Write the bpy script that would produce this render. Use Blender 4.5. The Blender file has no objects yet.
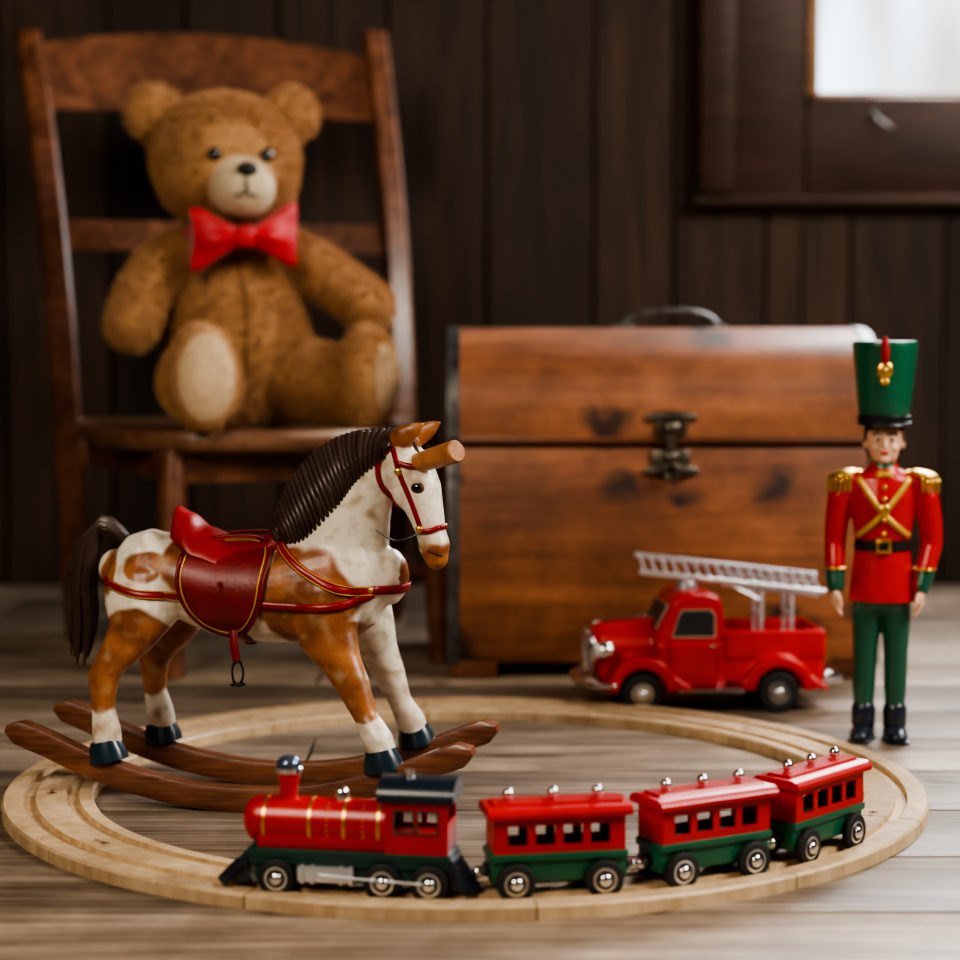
import bpy, bmesh, math, random
from mathutils import Vector, Matrix, noise
from mathutils.bvhtree import BVHTree
random.seed(7)
PI=math.pi
S=bpy.context.scene
COL=S.collection
# ------------------------------------------------------------------ materials
def nm(name):
    m=bpy.data.materials.new(name); m.use_nodes=True
    nt=m.node_tree; b=nt.nodes['Principled BSDF']
    return m,nt,b
def setin(b,k,v):
    if k in b.inputs: b.inputs[k].default_value=v
def paint(name,c,rough=.35,metal=0,coat=0,var=.15,ns=40,bump=0,bs=200,sheen=0,spec=.5):
    m,nt,b=nm(name)
    tc=nt.nodes.new('ShaderNodeTexCoord'); n=nt.nodes.new('ShaderNodeTexNoise')
    n.inputs['Scale'].default_value=ns; n.inputs['Detail'].default_value=4
    nt.links.new(tc.outputs['Object'],n.inputs['Vector'])
    r=nt.nodes.new('ShaderNodeValToRGB')
    r.color_ramp.elements[0].position=.3; r.color_ramp.elements[1].position=.7
    r.color_ramp.elements[0].color=tuple(x*(1-var) for x in c)+(1,)
    r.color_ramp.elements[1].color=tuple(min(1,x*(1+var*.5)) for x in c)+(1,)
    nt.links.new(n.outputs['Fac'],r.inputs['Fac']); nt.links.new(r.outputs['Color'],b.inputs['Base Color'])
    setin(b,'Roughness',rough); setin(b,'Metallic',metal); setin(b,'Coat Weight',coat); setin(b,'Coat Roughness',.2)
    setin(b,'Sheen Weight',sheen); setin(b,'Sheen Roughness',.5); setin(b,'Specular IOR Level',spec)
    if bump:
        n2=nt.nodes.new('ShaderNodeTexNoise'); n2.inputs['Scale'].default_value=bs; n2.inputs['Detail'].default_value=5
        nt.links.new(tc.outputs['Object'],n2.inputs['Vector'])
        bp=nt.nodes.new('ShaderNodeBump'); bp.inputs['Strength'].default_value=bump; bp.inputs['Distance'].default_value=.003
        nt.links.new(n2.outputs['Fac'],bp.inputs['Height']); nt.links.new(bp.outputs['Normal'],b.inputs['Normal'])
    return m
def vcol(name,rough=.35,coat=.2,bump=.0,bs=150,sheen=0,spot=0):
    m,nt,b=nm(name)
    a=nt.nodes.new('ShaderNodeAttribute'); a.attribute_name='Col'
    tc=nt.nodes.new('ShaderNodeTexCoord')
    n=nt.nodes.new('ShaderNodeTexNoise'); n.inputs['Scale'].default_value=90; n.inputs['Detail'].default_value=6
    nt.links.new(tc.outputs['Object'],n.inputs['Vector'])
    r=nt.nodes.new('ShaderNodeValToRGB'); r.color_ramp.elements[0].position=.25; r.color_ramp.elements[1].position=.5
    r.color_ramp.elements[0].color=(1-spot,1-spot,1-spot,1)
    nt.links.new(n.outputs['Fac'],r.inputs['Fac'])
    mx=nt.nodes.new('ShaderNodeMixRGB'); mx.blend_type='MULTIPLY'; mx.inputs[0].default_value=1
    nt.links.new(a.outputs['Color'],mx.inputs[1]); nt.links.new(r.outputs['Color'],mx.inputs[2])
    nt.links.new(mx.outputs[0],b.inputs['Base Color'])
    setin(b,'Roughness',rough); setin(b,'Coat Weight',coat); setin(b,'Coat Roughness',.2); setin(b,'Sheen Weight',sheen)
    if bump:
        n2=nt.nodes.new('ShaderNodeTexNoise'); n2.inputs['Scale'].default_value=bs; n2.inputs['Detail'].default_value=6
        nt.links.new(tc.outputs['Object'],n2.inputs['Vector'])
        bp=nt.nodes.new('ShaderNodeBump'); bp.inputs['Strength'].default_value=bump; bp.inputs['Distance'].default_value=.004
        nt.links.new(n2.outputs['Fac'],bp.inputs['Height']); nt.links.new(bp.outputs['Normal'],b.inputs['Normal'])
    return m
def wood(name,dark,light,sc=(1,8,8),ns=4,rough=.5,coat=0,island=0,knots=0,bump=.2,fine=.5,kscale=9,kcol=(.03,.012,.006),kr0=.08,kr1=.24,scuff=0,kplane='xz'):
    m,nt,b=nm(name); L=nt.links
    tc=nt.nodes.new('ShaderNodeTexCoord'); mp=nt.nodes.new('ShaderNodeMapping'); mp.inputs['Scale'].default_value=sc
    src=tc.outputs['Object']
    geo=nt.nodes.new('ShaderNodeNewGeometry')
    if island:
        ad=nt.nodes.new('ShaderNodeVectorMath'); ad.operation='MULTIPLY_ADD'
        L.new(geo.outputs['Random Per Island'],ad.inputs[0]); ad.inputs[1].default_value=(7,5,3); L.new(src,ad.inputs[2])
        src=ad.outputs[0]
    L.new(src,mp.inputs['Vector'])
    n=nt.nodes.new('ShaderNodeTexNoise'); n.inputs['Scale'].default_value=ns; n.inputs['Detail'].default_value=7; n.inputs['Distortion'].default_value=1.2
    L.new(mp.outputs[0],n.inputs['Vector'])
    mp2=nt.nodes.new('ShaderNodeMapping'); mp2.inputs['Scale'].default_value=tuple(s*s if s>1 else s for s in sc); L.new(src,mp2.inputs['Vector'])
    n2=nt.nodes.new('ShaderNodeTexNoise'); n2.inputs['Scale'].default_value=ns*1.5; n2.inputs['Detail'].default_value=4
    L.new(mp2.outputs[0],n2.inputs['Vector'])
    mix=nt.nodes.new('ShaderNodeMixRGB'); mix.inputs[0].default_value=fine
    L.new(n.outputs['Fac'],mix.inputs[1]); L.new(n2.outputs['Fac'],mix.inputs[2])
    r=nt.nodes.new('ShaderNodeValToRGB'); e=r.color_ramp.elements
    e[0].position=.36; e[1].position=.64; e[0].color=dark+(1,); e[1].color=light+(1,)
    L.new(mix.outputs[0],r.inputs['Fac']); out=r.outputs['Color']
    if island:
        mr=nt.nodes.new('ShaderNodeMapRange'); mr.inputs['To Min'].default_value=1-island; mr.inputs['To Max'].default_value=1+island*.4
        L.new(geo.outputs['Random Per Island'],mr.inputs['Value'])
        mm=nt.nodes.new('ShaderNodeVectorMath'); mm.operation='SCALE'
        L.new(out,mm.inputs[0]); L.new(mr.outputs[0],mm.inputs['Scale']); out=mm.outputs[0]
    if scuff:
        ns_=nt.nodes.new('ShaderNodeTexNoise'); ns_.inputs['Scale'].default_value=6; ns_.inputs['Detail'].default_value=9; ns_.inputs['Roughness'].default_value=.75
        L.new(tc.outputs['Object'],ns_.inputs['Vector'])
        sr=nt.nodes.new('ShaderNodeValToRGB'); sr.color_ramp.elements[0].position=.42; sr.color_ramp.elements[1].position=.62
        sr.color_ramp.elements[0].color=(1-scuff,)*3+(1,); sr.color_ramp.elements[1].color=(1.0,)*3+(1,)
        L.new(ns_.outputs['Fac'],sr.inputs['Fac'])
        sm=nt.nodes.new('ShaderNodeMixRGB'); sm.blend_type='MULTIPLY'; sm.inputs[0].default_value=1; L.new(out,sm.inputs[1]); L.new(sr.outputs[0],sm.inputs[2]); out=sm.outputs[0]
    if knots:
        v=nt.nodes.new('ShaderNodeTexVoronoi'); v.voronoi_dimensions='2D'; v.inputs['Scale'].default_value=kscale
        n3=nt.nodes.new('ShaderNodeTexNoise'); n3.inputs['Scale'].default_value=22; n3.inputs['Detail'].default_value=5
        L.new(tc.outputs['Object'],n3.inputs['Vector'])
        am=nt.nodes.new('ShaderNodeVectorMath'); am.operation='MULTIPLY_ADD'
        L.new(n3.outputs['Color'],am.inputs[0]); am.inputs[1].default_value=(.07,.07,.07); L.new(tc.outputs['Object'],am.inputs[2])
        sp=nt.nodes.new('ShaderNodeSeparateXYZ'); cb=nt.nodes.new('ShaderNodeCombineXYZ'); L.new(am.outputs[0],sp.inputs[0])
        L.new(sp.outputs[0],cb.inputs[0]); L.new(sp.outputs[2 if kplane=='xz' else 1],cb.inputs[1])
        L.new(cb.outputs[0],v.inputs['Vector'])
        kr=nt.nodes.new('ShaderNodeValToRGB'); kr.color_ramp.elements[0].position=kr0; kr.color_ramp.elements[1].position=kr1
        kr.color_ramp.elements[0].color=(knots,)*3+(1,); kr.color_ramp.elements[1].color=(0,0,0,1)
        L.new(v.outputs['Distance'],kr.inputs['Fac'])
        sc_=nt.nodes.new('ShaderNodeSeparateColor'); L.new(v.outputs['Color'],sc_.inputs[0])
        gt=nt.nodes.new('ShaderNodeMath'); gt.operation='GREATER_THAN'; gt.inputs[1].default_value=.45; L.new(sc_.outputs[0],gt.inputs[0])
        ml=nt.nodes.new('ShaderNodeMath'); ml.operation='MULTIPLY'; L.new(kr.outputs['Color'],ml.inputs[0]); L.new(gt.outputs[0],ml.inputs[1])
        km=nt.nodes.new('ShaderNodeMixRGB'); L.new(ml.outputs[0],km.inputs[0]); L.new(out,km.inputs[1]); km.inputs[2].default_value=kcol+(1,)
        out=km.outputs[0]
    L.new(out,b.inputs['Base Color'])
    setin(b,'Roughness',rough); setin(b,'Coat Weight',coat); setin(b,'Coat Roughness',.25)
    bp=nt.nodes.new('ShaderNodeBump'); bp.inputs['Strength'].default_value=bump; bp.inputs['Distance'].default_value=.002
    L.new(mix.outputs[0],bp.inputs['Height']); L.new(bp.outputs['Normal'],b.inputs['Normal'])
    return m
# ------------------------------------------------------------------ primitives -> (V,F)
def T(vf,M): return ([M@Vector(v) for v in vf[0]],vf[1])
def J(*parts):
    V=[];F=[]
    for p in parts:
        o=len(V); V+= [Vector(v) for v in p[0]]; F+=[tuple(i+o for i in f) for f in p[1]]
    return V,F
def rbox(x0,x1,y0,y1,z0,z1,bev=0,seg=2):
    bm=bmesh.new(); bmesh.ops.create_cube(bm,size=1)
    for v in bm.verts:
        v.co=Vector(((x0+x1)/2+v.co.x*(x1-x0),(y0+y1)/2+v.co.y*(y1-y0),(z0+z1)/2+v.co.z*(z1-z0)))
    if bev>0: bmesh.ops.bevel(bm,geom=bm.edges[:],offset=min(bev,.49*min(x1-x0,y1-y0,z1-z0)),segments=seg,affect='EDGES',profile=.5)
    bm.verts.index_update()
    r=([v.co.copy() for v in bm.verts],[tuple(v.index for v in f.verts) for f in bm.faces]); bm.free(); return r
def ell(c,r,M=None,seg=28,rings=16):
    V=[];F=[]
    for i in range(rings+1):
        t=PI*i/rings
        if i in(0,rings): V.append(Vector((0,0,r[2]*math.cos(t)))); continue
        for j in range(seg):
            a=2*PI*j/seg; V.append(Vector((r[0]*math.sin(t)*math.cos(a),r[1]*math.sin(t)*math.sin(a),r[2]*math.cos(t))))
    def ix(i,j): return 0 if i==0 else (len(V)-1 if i==rings else 1+(i-1)*seg+j%seg)
    for i in range(rings):
        for j in range(seg):
            if i==0: F.append((0,ix(1,j),ix(1,j+1)))
            elif i==rings-1: F.append((ix(i,j),len(V)-1,ix(i,j+1)))
            else: F.append((ix(i,j),ix(i+1,j),ix(i+1,j+1),ix(i,j+1)))
    if M is not None: V=[M@v for v in V]
    c=Vector(c); return [v+c for v in V],F
def sph(c,r,seg=20): return ell(c,(r,r,r),None,seg,max(8,seg//2+2))
def tube(pts,rad,side=(0,1,0),seg=20,cap=True):
    P=[Vector(p) for p in pts]; R=[(r,r) if not isinstance(r,tuple) else r for r in rad]
    n=len(P); fr=[]
    side=Vector(side)
    for i in range(n):
        t=(P[min(i+1,n-1)]-P[max(i-1,0)]).normalized()
        s=side
        if abs(t.dot(s))>.95: s=Vector((1,0,0)) if abs(t.x)<.9 else Vector((0,0,1))
        a=(s-t*t.dot(s)).normalized(); b=t.cross(a)
        fr.append((P[i],a,b,R[i],t))
    rings=[]
    if cap:
        p,a,b,r,t=fr[0]; m=min(r)
        for k in (3,2,1):
            an=k/3*PI/2*.97; rings.append((p-t*m*math.sin(an),a,b,(r[0]*math.cos(an),r[1]*math.cos(an))))
    for p,a,b,r,t in fr: rings.append((p,a,b,r))
    if cap:
        p,a,b,r,t=fr[-1]; m=min(r)
        for k in (1,2,3):
            an=k/3*PI/2*.97; rings.append((p+t*m*math.sin(an),a,b,(r[0]*math.cos(an),r[1]*math.cos(an))))
    V=[];F=[]
    for p,a,b,r in rings:
        for j in range(seg):
            th=2*PI*j/seg; V.append(p+a*(r[0]*math.cos(th))+b*(r[1]*math.sin(th)))
    for i in range(len(rings)-1):
        for j in range(seg):
            F.append((i*seg+j,i*seg+(j+1)%seg,(i+1)*seg+(j+1)%seg,(i+1)*seg+j))
    F.append(tuple(range(seg))[::-1]); o=(len(rings)-1)*seg; F.append(tuple(o+j for j in range(seg)))
    return V,F
def cyl(p0,p1,r0,r1=None,seg=24): return tube([p0,p1],[r0,r0 if r1 is None else r1],seg=seg,cap=False)
def lathe(prof,c=(0,0,0),M=None,seg=32):
    V=[];F=[]
    for r,z in prof:
        for j in range(seg):
            a=2*PI*j/seg; V.append(Vector((max(r,1e-5)*math.cos(a),max(r,1e-5)*math.sin(a),z)))
    for i in range(len(prof)-1):
        for j in range(seg): F.append((i*seg+j,i*seg+(j+1)%seg,(i+1)*seg+(j+1)%seg,(i+1)*seg+j))
    F.append(tuple(range(seg))[::-1]); o=(len(prof)-1)*seg; F.append(tuple(o+j for j in range(seg)))
    if M is not None: V=[M@v for v in V]
    c=Vector(c); return [v+c for v in V],F
def torus(c,R,r,M=None,seg=32,s2=10,a0=0,a1=2*PI):
    V=[];F=[]; full=abs(a1-a0-2*PI)<1e-4; n=seg if full else seg+1
    for i in range(n):
        a=a0+(a1-a0)*i/seg
        for j in range(s2):
            b=2*PI*j/s2; V.append(Vector(((R+r*math.cos(b))*math.cos(a),(R+r*math.cos(b))*math.sin(a),r*math.sin(b))))
    for i in range(seg):
        for j in range(s2): F.append((i*s2+j,((i+1)%n)*s2+j,((i+1)%n)*s2+(j+1)%s2,i*s2+(j+1)%s2))
    if not full:
        F.append(tuple(range(s2))); F.append(tuple((n-1)*s2+j for j in range(s2)))
    if M is not None: V=[M@v for v in V]
    c=Vector(c); return [v+c for v in V],F
def extr(poly,ax,a,b):
    n=len(poly); V=[]
    for t in (a,b):
        for p,q in poly: V.append(Vector((t,p,q)) if ax=='x' else (Vector((p,t,q)) if ax=='y' else Vector((p,q,t))))
    F=[tuple(range(n)),tuple(range(n,2*n))[::-1]]+[(i,(i+1)%n,n+(i+1)%n,n+i) for i in range(n)]
    return V,F
def arch(cx,cz,ri,ro,y0,y1,a0=0,a1=PI,seg=24):
    pts=[(cx+ro*math.cos(a0+(a1-a0)*i/seg),cz+ro*math.sin(a0+(a1-a0)*i/seg)) for i in range(seg+1)]
    inn=[(cx+ri*math.cos(a0+(a1-a0)*i/seg),cz+ri*math.sin(a0+(a1-a0)*i/seg)) for i in range(seg+1)]
    V=[];F=[];n=seg+1
    for y in (y0,y1):
        for p in pts: V.append(Vector((p[0],y,p[1])))
        for p in inn: V.append(Vector((p[0],y,p[1])))
    for i in range(seg):
        F+=[(i,i+1,n+i+1,n+i),(2*n+i,3*n+i,3*n+i+1,2*n+i+1),(i,2*n+i,2*n+i+1,i+1),(n+i,n+i+1,3*n+i+1,3*n+i)]
    F+=[(0,n,3*n,2*n),(seg,2*n+seg,3*n+seg,n+seg)]
    return V,F
def wwall(x0,x1,z0,z1,y0,y1,wins):
    wz0=wins[0][2]; wz1=wins[0][3]
    P=[rbox(x0,x1,y0,y1,z0,wz0),rbox(x0,x1,y0,y1,wz1,z1)]
    xs=[x0]+[q for w in wins for q in w[:2]]+[x1]
    for i in range(0,len(xs),2): P.append(rbox(xs[i],xs[i+1],y0,y1,wz0,wz1))
    return J(*P)
def obj(name,vf,mat,parent=None,smooth=True,ang=40,recalc=True):
    me=bpy.data.meshes.new(name); me.from_pydata([tuple(v) for v in vf[0]],[],vf[1]); me.update()
    if recalc:
        bm=bmesh.new(); bm.from_mesh(me); bmesh.ops.recalc_face_normals(bm,faces=bm.faces[:]); bm.to_mesh(me); bm.free()
    if smooth:
        me.shade_smooth(); me.set_sharp_from_angle(angle=math.radians(ang))
    me.materials.append(mat)
    o=bpy.data.objects.new(name,me); COL.objects.link(o)
    if parent: o.parent=parent
    return o
def root(name,loc,rz=0,sc=1):
    e=bpy.data.objects.new(name,None); COL.objects.link(e); e.location=loc; e.rotation_euler=(0,0,math.radians(rz)); e.scale=(sc,)*3
    e.empty_display_size=.05
    return e
def fuse(name,parts,voxel,mat,parent=None,sm=4,colf=None):
    V,F=J(*parts)
    o=obj('tmp',(V,F),mat,None,False)
    m=o.modifiers.new('r','REMESH'); m.mode='VOXEL'; m.voxel_size=voxel; m.use_smooth_shade=True
    s=o.modifiers.new('s','SMOOTH'); s.factor=.5; s.iterations=sm
    dg=bpy.context.evaluated_depsgraph_get(); dg.update()
    me=bpy.data.meshes.new_from_object(o.evaluated_get(dg)); me.name=name
    bpy.data.objects.remove(o)
    me.materials.clear(); me.materials.append(mat); me.shade_smooth()
    if colf:
        ca=me.color_attributes.new(name='Col',type='FLOAT_COLOR',domain='POINT')
        buf=[]
        for v in me.vertices: c=colf(v.co); buf+= [c[0],c[1],c[2],1]
        ca.data.foreach_set('color',buf)
    n=bpy.data.objects.new(name,me); COL.objects.link(n)
    if parent: n.parent=parent
    return n
def fur(name,o,n,L,w,mat,parent,colf,skip):
    me=o.data; V=[];F=[];C=[]; rnd=random.Random(11); np_=len(me.polygons)
    for _ in range(n):
        p=me.polygons[rnd.randrange(np_)]; vs=[me.vertices[i].co for i in p.vertices]
        ws=[rnd.random() for _ in vs]; s=sum(ws); c=Vector((0,0,0))
        for a,q in zip(ws,vs): c+=q*(a/s)
        k=skip(c)
        if k<=0: continue
        nr=p.normal; d=(nr+Vector((rnd.uniform(-.6,.6),rnd.uniform(-.6,.6),rnd.uniform(-.9,.3)))).normalized()
        sd=d.cross(Vector((rnd.uniform(-1,1),rnd.uniform(-1,1),rnd.uniform(-1,1)))).normalized()*w*.5
        b=len(V); l=L*k*rnd.uniform(.6,1.1); V+=[c-sd-nr*.001,c+sd-nr*.001,c+d*l]; F.append((b,b+1,b+2)); cc=colf(c); f=rnd.uniform(.85,1.25)
        for _k in range(3): C+= [cc[0]*f,cc[1]*f,cc[2]*f,1]
    m=bpy.data.meshes.new(name); m.from_pydata([tuple(v) for v in V],[],F); m.update(); m.materials.append(mat)
    ca=m.color_attributes.new(name='Col',type='FLOAT_COLOR',domain='POINT'); ca.data.foreach_set('color',C)
    ob=bpy.data.objects.new(name,m); COL.objects.link(ob); ob.parent=parent; return ob
def bvh(o):
    me=o.data; return BVHTree.FromPolygons([v.co.copy() for v in me.vertices],[tuple(p.vertices) for p in me.polygons])
def cast(b,a,c,frm,off,last=None):
    if frm=='y-': o,d=Vector((a,-.5,c)),Vector((0,1,0))
    elif frm=='y+': o,d=Vector((a,.5,c)),Vector((0,-1,0))
    elif frm=='z': o,d=Vector((a,c,1)),Vector((0,0,-1))
    elif frm=='x+': o,d=Vector((.5,a,c)),Vector((-1,0,0))
    h=b.ray_cast(o,d)
    if h[0] is None:
        if last is not None:
            p=o.copy()
            if frm[0]=='y': p.y=last.y
            elif frm=='z': p.z=last.z
            else: p.x=last.x
            return p
        q=Vector((a,0,c)) if frm[0]=='y' else (Vector((a,c,.24)) if frm=='z' else Vector((.1,a,c)))
        h=b.find_nearest(q)
        return h[0]-d*off
    n=h[1]
    if n.dot(d)>0: n=-n
    return h[0]+(n*.6-d*.4)*off
def resample(pts,n,closed=False):
    P=[Vector(p) for p in pts]
    if closed: P.append(P[0])
    def cr(p0,p1,p2,p3,t): return .5*((2*p1)+(p2-p0)*t+(2*p0-5*p1+4*p2-p3)*t*t+(3*p1-p0-3*p2+p3)*t**3)
    out=[];m=len(P)-1
    for i in range(n+1):
        s=i/n*m; k=min(int(s),m-1); t=s-k
        if closed: a,d=P[(k-1)%m],P[(k+2)%m]
        else: a=P[max(k-1,0)]; d=P[min(k+2,m)]
        out.append(cr(a,P[k],P[k+1],d,t))
    return out
def ribbon(b,pts,w,frm='y-',off=.002,n=40,closed=False,th=.0015):
    Q=resample([(p[0],p[1],0) for p in pts],n,closed); V=[];F=[];last=[None]*3
    for i,q in enumerate(Q):
        t=(Q[min(i+1,n)]-Q[max(i-1,0)]).normalized(); pr=Vector((-t.y,t.x,0))
        for k in (-1,0,1):
            c=q+pr*(k*w/2); p=cast(b,c.x,c.y,frm,off,last[k+1])
            last[k+1]=p; V.append(p)
    for i in range(n):
        for k in (0,1): F.append((i*3+k,i*3+k+1,i*3+k+4,i*3+k+3))
    return V,F
def solid(o,t,off=1):
    m=o.modifiers.new('Solidify','SOLIDIFY'); m.thickness=t; m.offset=off; return o
def RX(a): return Matrix.Rotation(a,3,'X')
def RY(a): return Matrix.Rotation(a,3,'Y')
def RZ(a): return Matrix.Rotation(a,3,'Z')
def mixc(a,b,t): t=max(0,min(1,t)); return tuple(a[i]*(1-t)+b[i]*t for i in range(3))

# ------------------------------------------------------------------ shared materials
M_red=paint('red_gloss_paint',(.50,.009,.012),.36,coat=.25,var=.15)
M_green=paint('green_gloss_paint',(.01,.12,.06),.36,coat=.25,var=.12)
M_dgreen=paint('dark_green_paint',(.008,.055,.04),.38,coat=.2)
M_black=paint('black_paint',(.012,.013,.016),.38,coat=.2)
M_navy=paint('navy_paint',(.012,.02,.035),.32,coat=.3)
M_chrome=paint('chrome',(.8,.8,.82),.18,metal=1,var=.05)
M_silver=paint('silver_paint',(.66,.67,.70),.28,metal=.65,var=.05)
M_gold=paint('gold',(.80,.50,.12),.3,metal=.9,var=.1)
M_goldp=paint('gold_paint',(.66,.40,.08),.4,metal=.4,var=.1)
M_tire=paint('rubber',(.015,.015,.015),.6)
M_glass=paint('dark_glass',(.02,.025,.03),.08,var=.05)
M_white=paint('white_enamel',(.7,.7,.68),.3)
# ------------------------------------------------------------------ room
M_floor=wood('floor_wood',(.125,.083,.052),(.50,.385,.285),(1,7,7),2.6,.5,island=.35,bump=.6,scuff=.35,knots=.8,kscale=3.2,kr0=.015,kr1=.06,kcol=(.05,.03,.02),kplane='xy')
M_wall=wood('wall_wood',(.012,.006,.003),(.080,.038,.018),(9,9,1),2.5,.65,island=.6,bump=.4)
M_trim=wood('window_wood',(.020,.009,.005),(.070,.028,.014),(2,8,8),3,.5,bump=.3)
X0,X1,Y0,Y1,ZT=-1.7,1.9,-.8,3.5,2.4
P=[];W=.165;random.seed(3)
yy=Y0
while yy<Y1:
    y2=min(yy+W,Y1); xs=[X0]; x=X0+random.uniform(.5,1.6)
    while x<X1-.3: xs.append(x); x+=random.uniform(1.2,2.0)
    xs.append(X1)
    for a,b_ in zip(xs[:-1],xs[1:]):
        P.append(rbox(a+.0012,b_-.0012,yy+.0022,y2-.0022,-.02,0,.0025,2))
    yy=y2
P.append(rbox(X0,X1,Y0,Y1+.04,-.04,-.0205))
obj('floor',J(*P),M_floor)
WX0,WX1,WZ0,WZ1=.552,1.38,.834,1.75
P=[];x=X0;random.seed(5)
while x<X1:
    w=random.uniform(.13,.19); x2=min(x+w,X1)
    if x2>WX0 and x<WX1:
        a,b_=max(x,WX0),min(x2,WX1)
        if x<WX0: P.append(rbox(x+.001,WX0,Y1,Y1+.02,0,ZT,.002,1))
        if x2>WX1: P.append(rbox(WX1,x2-.001,Y1,Y1+.02,0,ZT,.002,1))
        P.append(rbox(a+.001,b_-.001,Y1,Y1+.02,0,WZ0,.002,1)); P.append(rbox(a+.001,b_-.001,Y1,Y1+.02,WZ1,ZT,.002,1))
    else: P.append(rbox(x+.001,x2-.001,Y1,Y1+.02,0,ZT,.003,1))
    x=x2
P+=[rbox(X0-.04,WX0,Y1+.019,Y1+.05,-.04,ZT+.04),rbox(WX1,X1+.04,Y1+.019,Y1+.05,-.04,ZT+.04),rbox(WX0,WX1,Y1+.019,Y1+.05,-.04,WZ0),rbox(WX0,WX1,Y1+.019,Y1+.05,WZ1,ZT+.04)]
obj('wall_back',J(*P),M_wall)
def vboards(ax,c0,c1,lo,hi,out):
    P=[];x=lo
    while x<hi:
        x2=min(x+random.uniform(.14,.2),hi)
        P.append(rbox(c0,c1,x+.001,x2-.001,0,ZT,.002,1) if ax=='x' else rbox(x+.001,x2-.001,c0,c1,0,ZT,.002,1)); x=x2
    P.append(rbox(out[0],out[1],lo-.05,hi+.05,-.04,ZT+.04) if ax=='x' else rbox(lo-.05,hi+.05,out[0],out[1],-.04,ZT+.04))
    return J(*P)
obj('wall_left',vboards('x',X0-.02,X0,Y0,Y1,(X0-.04,X0-.019)),M_wall)
obj('wall_right',vboards('x',X1,X1+.02,Y0,Y1,(X1+.019,X1+.04)),M_wall)
obj('wall_front',vboards('y',Y0-.02,Y0,X0,X1,(Y0-.04,Y0-.019)),M_wall)
obj('ceiling',rbox(X0-.04,X1+.04,Y0-.04,Y1+.05,ZT,ZT+.04),M_wall)
win=root('window_1',(0,0,0))
obj('casing',J(rbox(.37,WX0,Y1-.035,Y1,.66,2.0,.006),rbox(WX1,1.6,Y1-.035,Y1,.66,2.0,.006),rbox(WX0,WX1,Y1-.035,Y1,.66,WZ0,.006),
   rbox(WX0,WX1,Y1-.035,Y1,WZ1,2.0,.006),rbox(.36,1.61,Y1-.045,Y1,.648,.668,.006),rbox(.37,.43,Y1-.05,Y1-.03,.67,2.0,.006)),M_trim,win)
M_sash=wood('sash_wood',(.20,.10,.05),(.42,.24,.13),(2,8,8),3,.5)  # light brown sash, tone raised further to imitate the glow of daylight on it
obj('sash',J(rbox(WX0,WX0+.020,Y1-.038,Y1+.05,WZ0,WZ1,.003),rbox(WX1-.02,WX1,Y1-.01,Y1+.05,WZ0,WZ1,.003),rbox(WX0,WX1,Y1-.01,Y1+.05,WZ0,WZ0+.010,.003),
   rbox(WX0,WX1,Y1-.01,Y1+.05,WZ1-.02,WZ1,.003),rbox(.97,.99,Y1,Y1+.04,WZ0,WZ1,.003),rbox(WX0,WX1,Y1,Y1+.04,1.28,1.3,.003)),M_sash,win)
M_iron=paint('aged_iron',(.16,.155,.15),.42,metal=.8,var=.5,ns=60)
obj('latch',J(tube([(.663,Y1-.04,.805),(.672,Y1-.06,.789),(.69,Y1-.065,.778)],[.003,.003,.0025]),cyl((.663,Y1-.03,.805),(.663,Y1-.05,.805),.005)),M_iron,win)
# ------------------------------------------------------------------ track
TC=Vector((-.0135,1.917)); RO,RI=.433,.350; RM=.3885; G=.0195; TT=.012; TB=.0072
M_track=wood('beech_track',(.50,.33,.18),(.76,.56,.35),(3,3,1),6,.5,coat=.05,island=.15,bump=.1,scuff=.15)
prof=[(RI,0),(RI,TT-.002),(RI+.002,TT)]
for g in (RM-G,RM+G): prof+=[(g-.0058,TT),(g-.0052,TB),(g+.0052,TB),(g+.0058,TT)]
prof+=[(RO-.002,TT),(RO,TT-.002),(RO,0)]
NS=12;n=len(prof);bits=[]
for s in range(NS):
    a0=2*PI*s/NS+.0016+.13; a1=2*PI*(s+1)/NS-.0016+.13; V=[];F=[];m=14
    for i in range(m+1):
        a=a0+(a1-a0)*i/m
        for r,z in prof: V.append(Vector((r*math.cos(a),r*math.sin(a),z)))
    for i in range(m):
        for j in range(n): F.append((i*n+j,i*n+(j+1)%n,(i+1)*n+(j+1)%n,(i+1)*n+j))
    F.append(tuple(range(n))); F.append(tuple(m*n+j for j in range(n)))
    bits.append((V,F))
tr=root('toy_train_track',(TC.x,TC.y,0))
obj('rails',J(*bits),M_track,tr,True,30)
P=[]
for s in range(NS):
    a=2*PI*s/NS+.13+.035
    P.append(lathe([(.0045,.0),(.0045,.0124),(.0001,.0124)],(RM*math.cos(a),RM*math.sin(a),0),seg=16))
    c=Vector((RM*math.cos(a-.02),RM*math.sin(a-.02),.0062))
    P.append(T(rbox(-.0015,.0015,-.009,.009,-.006,.0062),Matrix.Translation(c)@Matrix.Rotation(a,4,'Z')))
obj('joint_pegs',J(*P),wood('peg_wood',(.24,.14,.07),(.40,.26,.15),(3,3,1),6,.5),tr)
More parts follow.
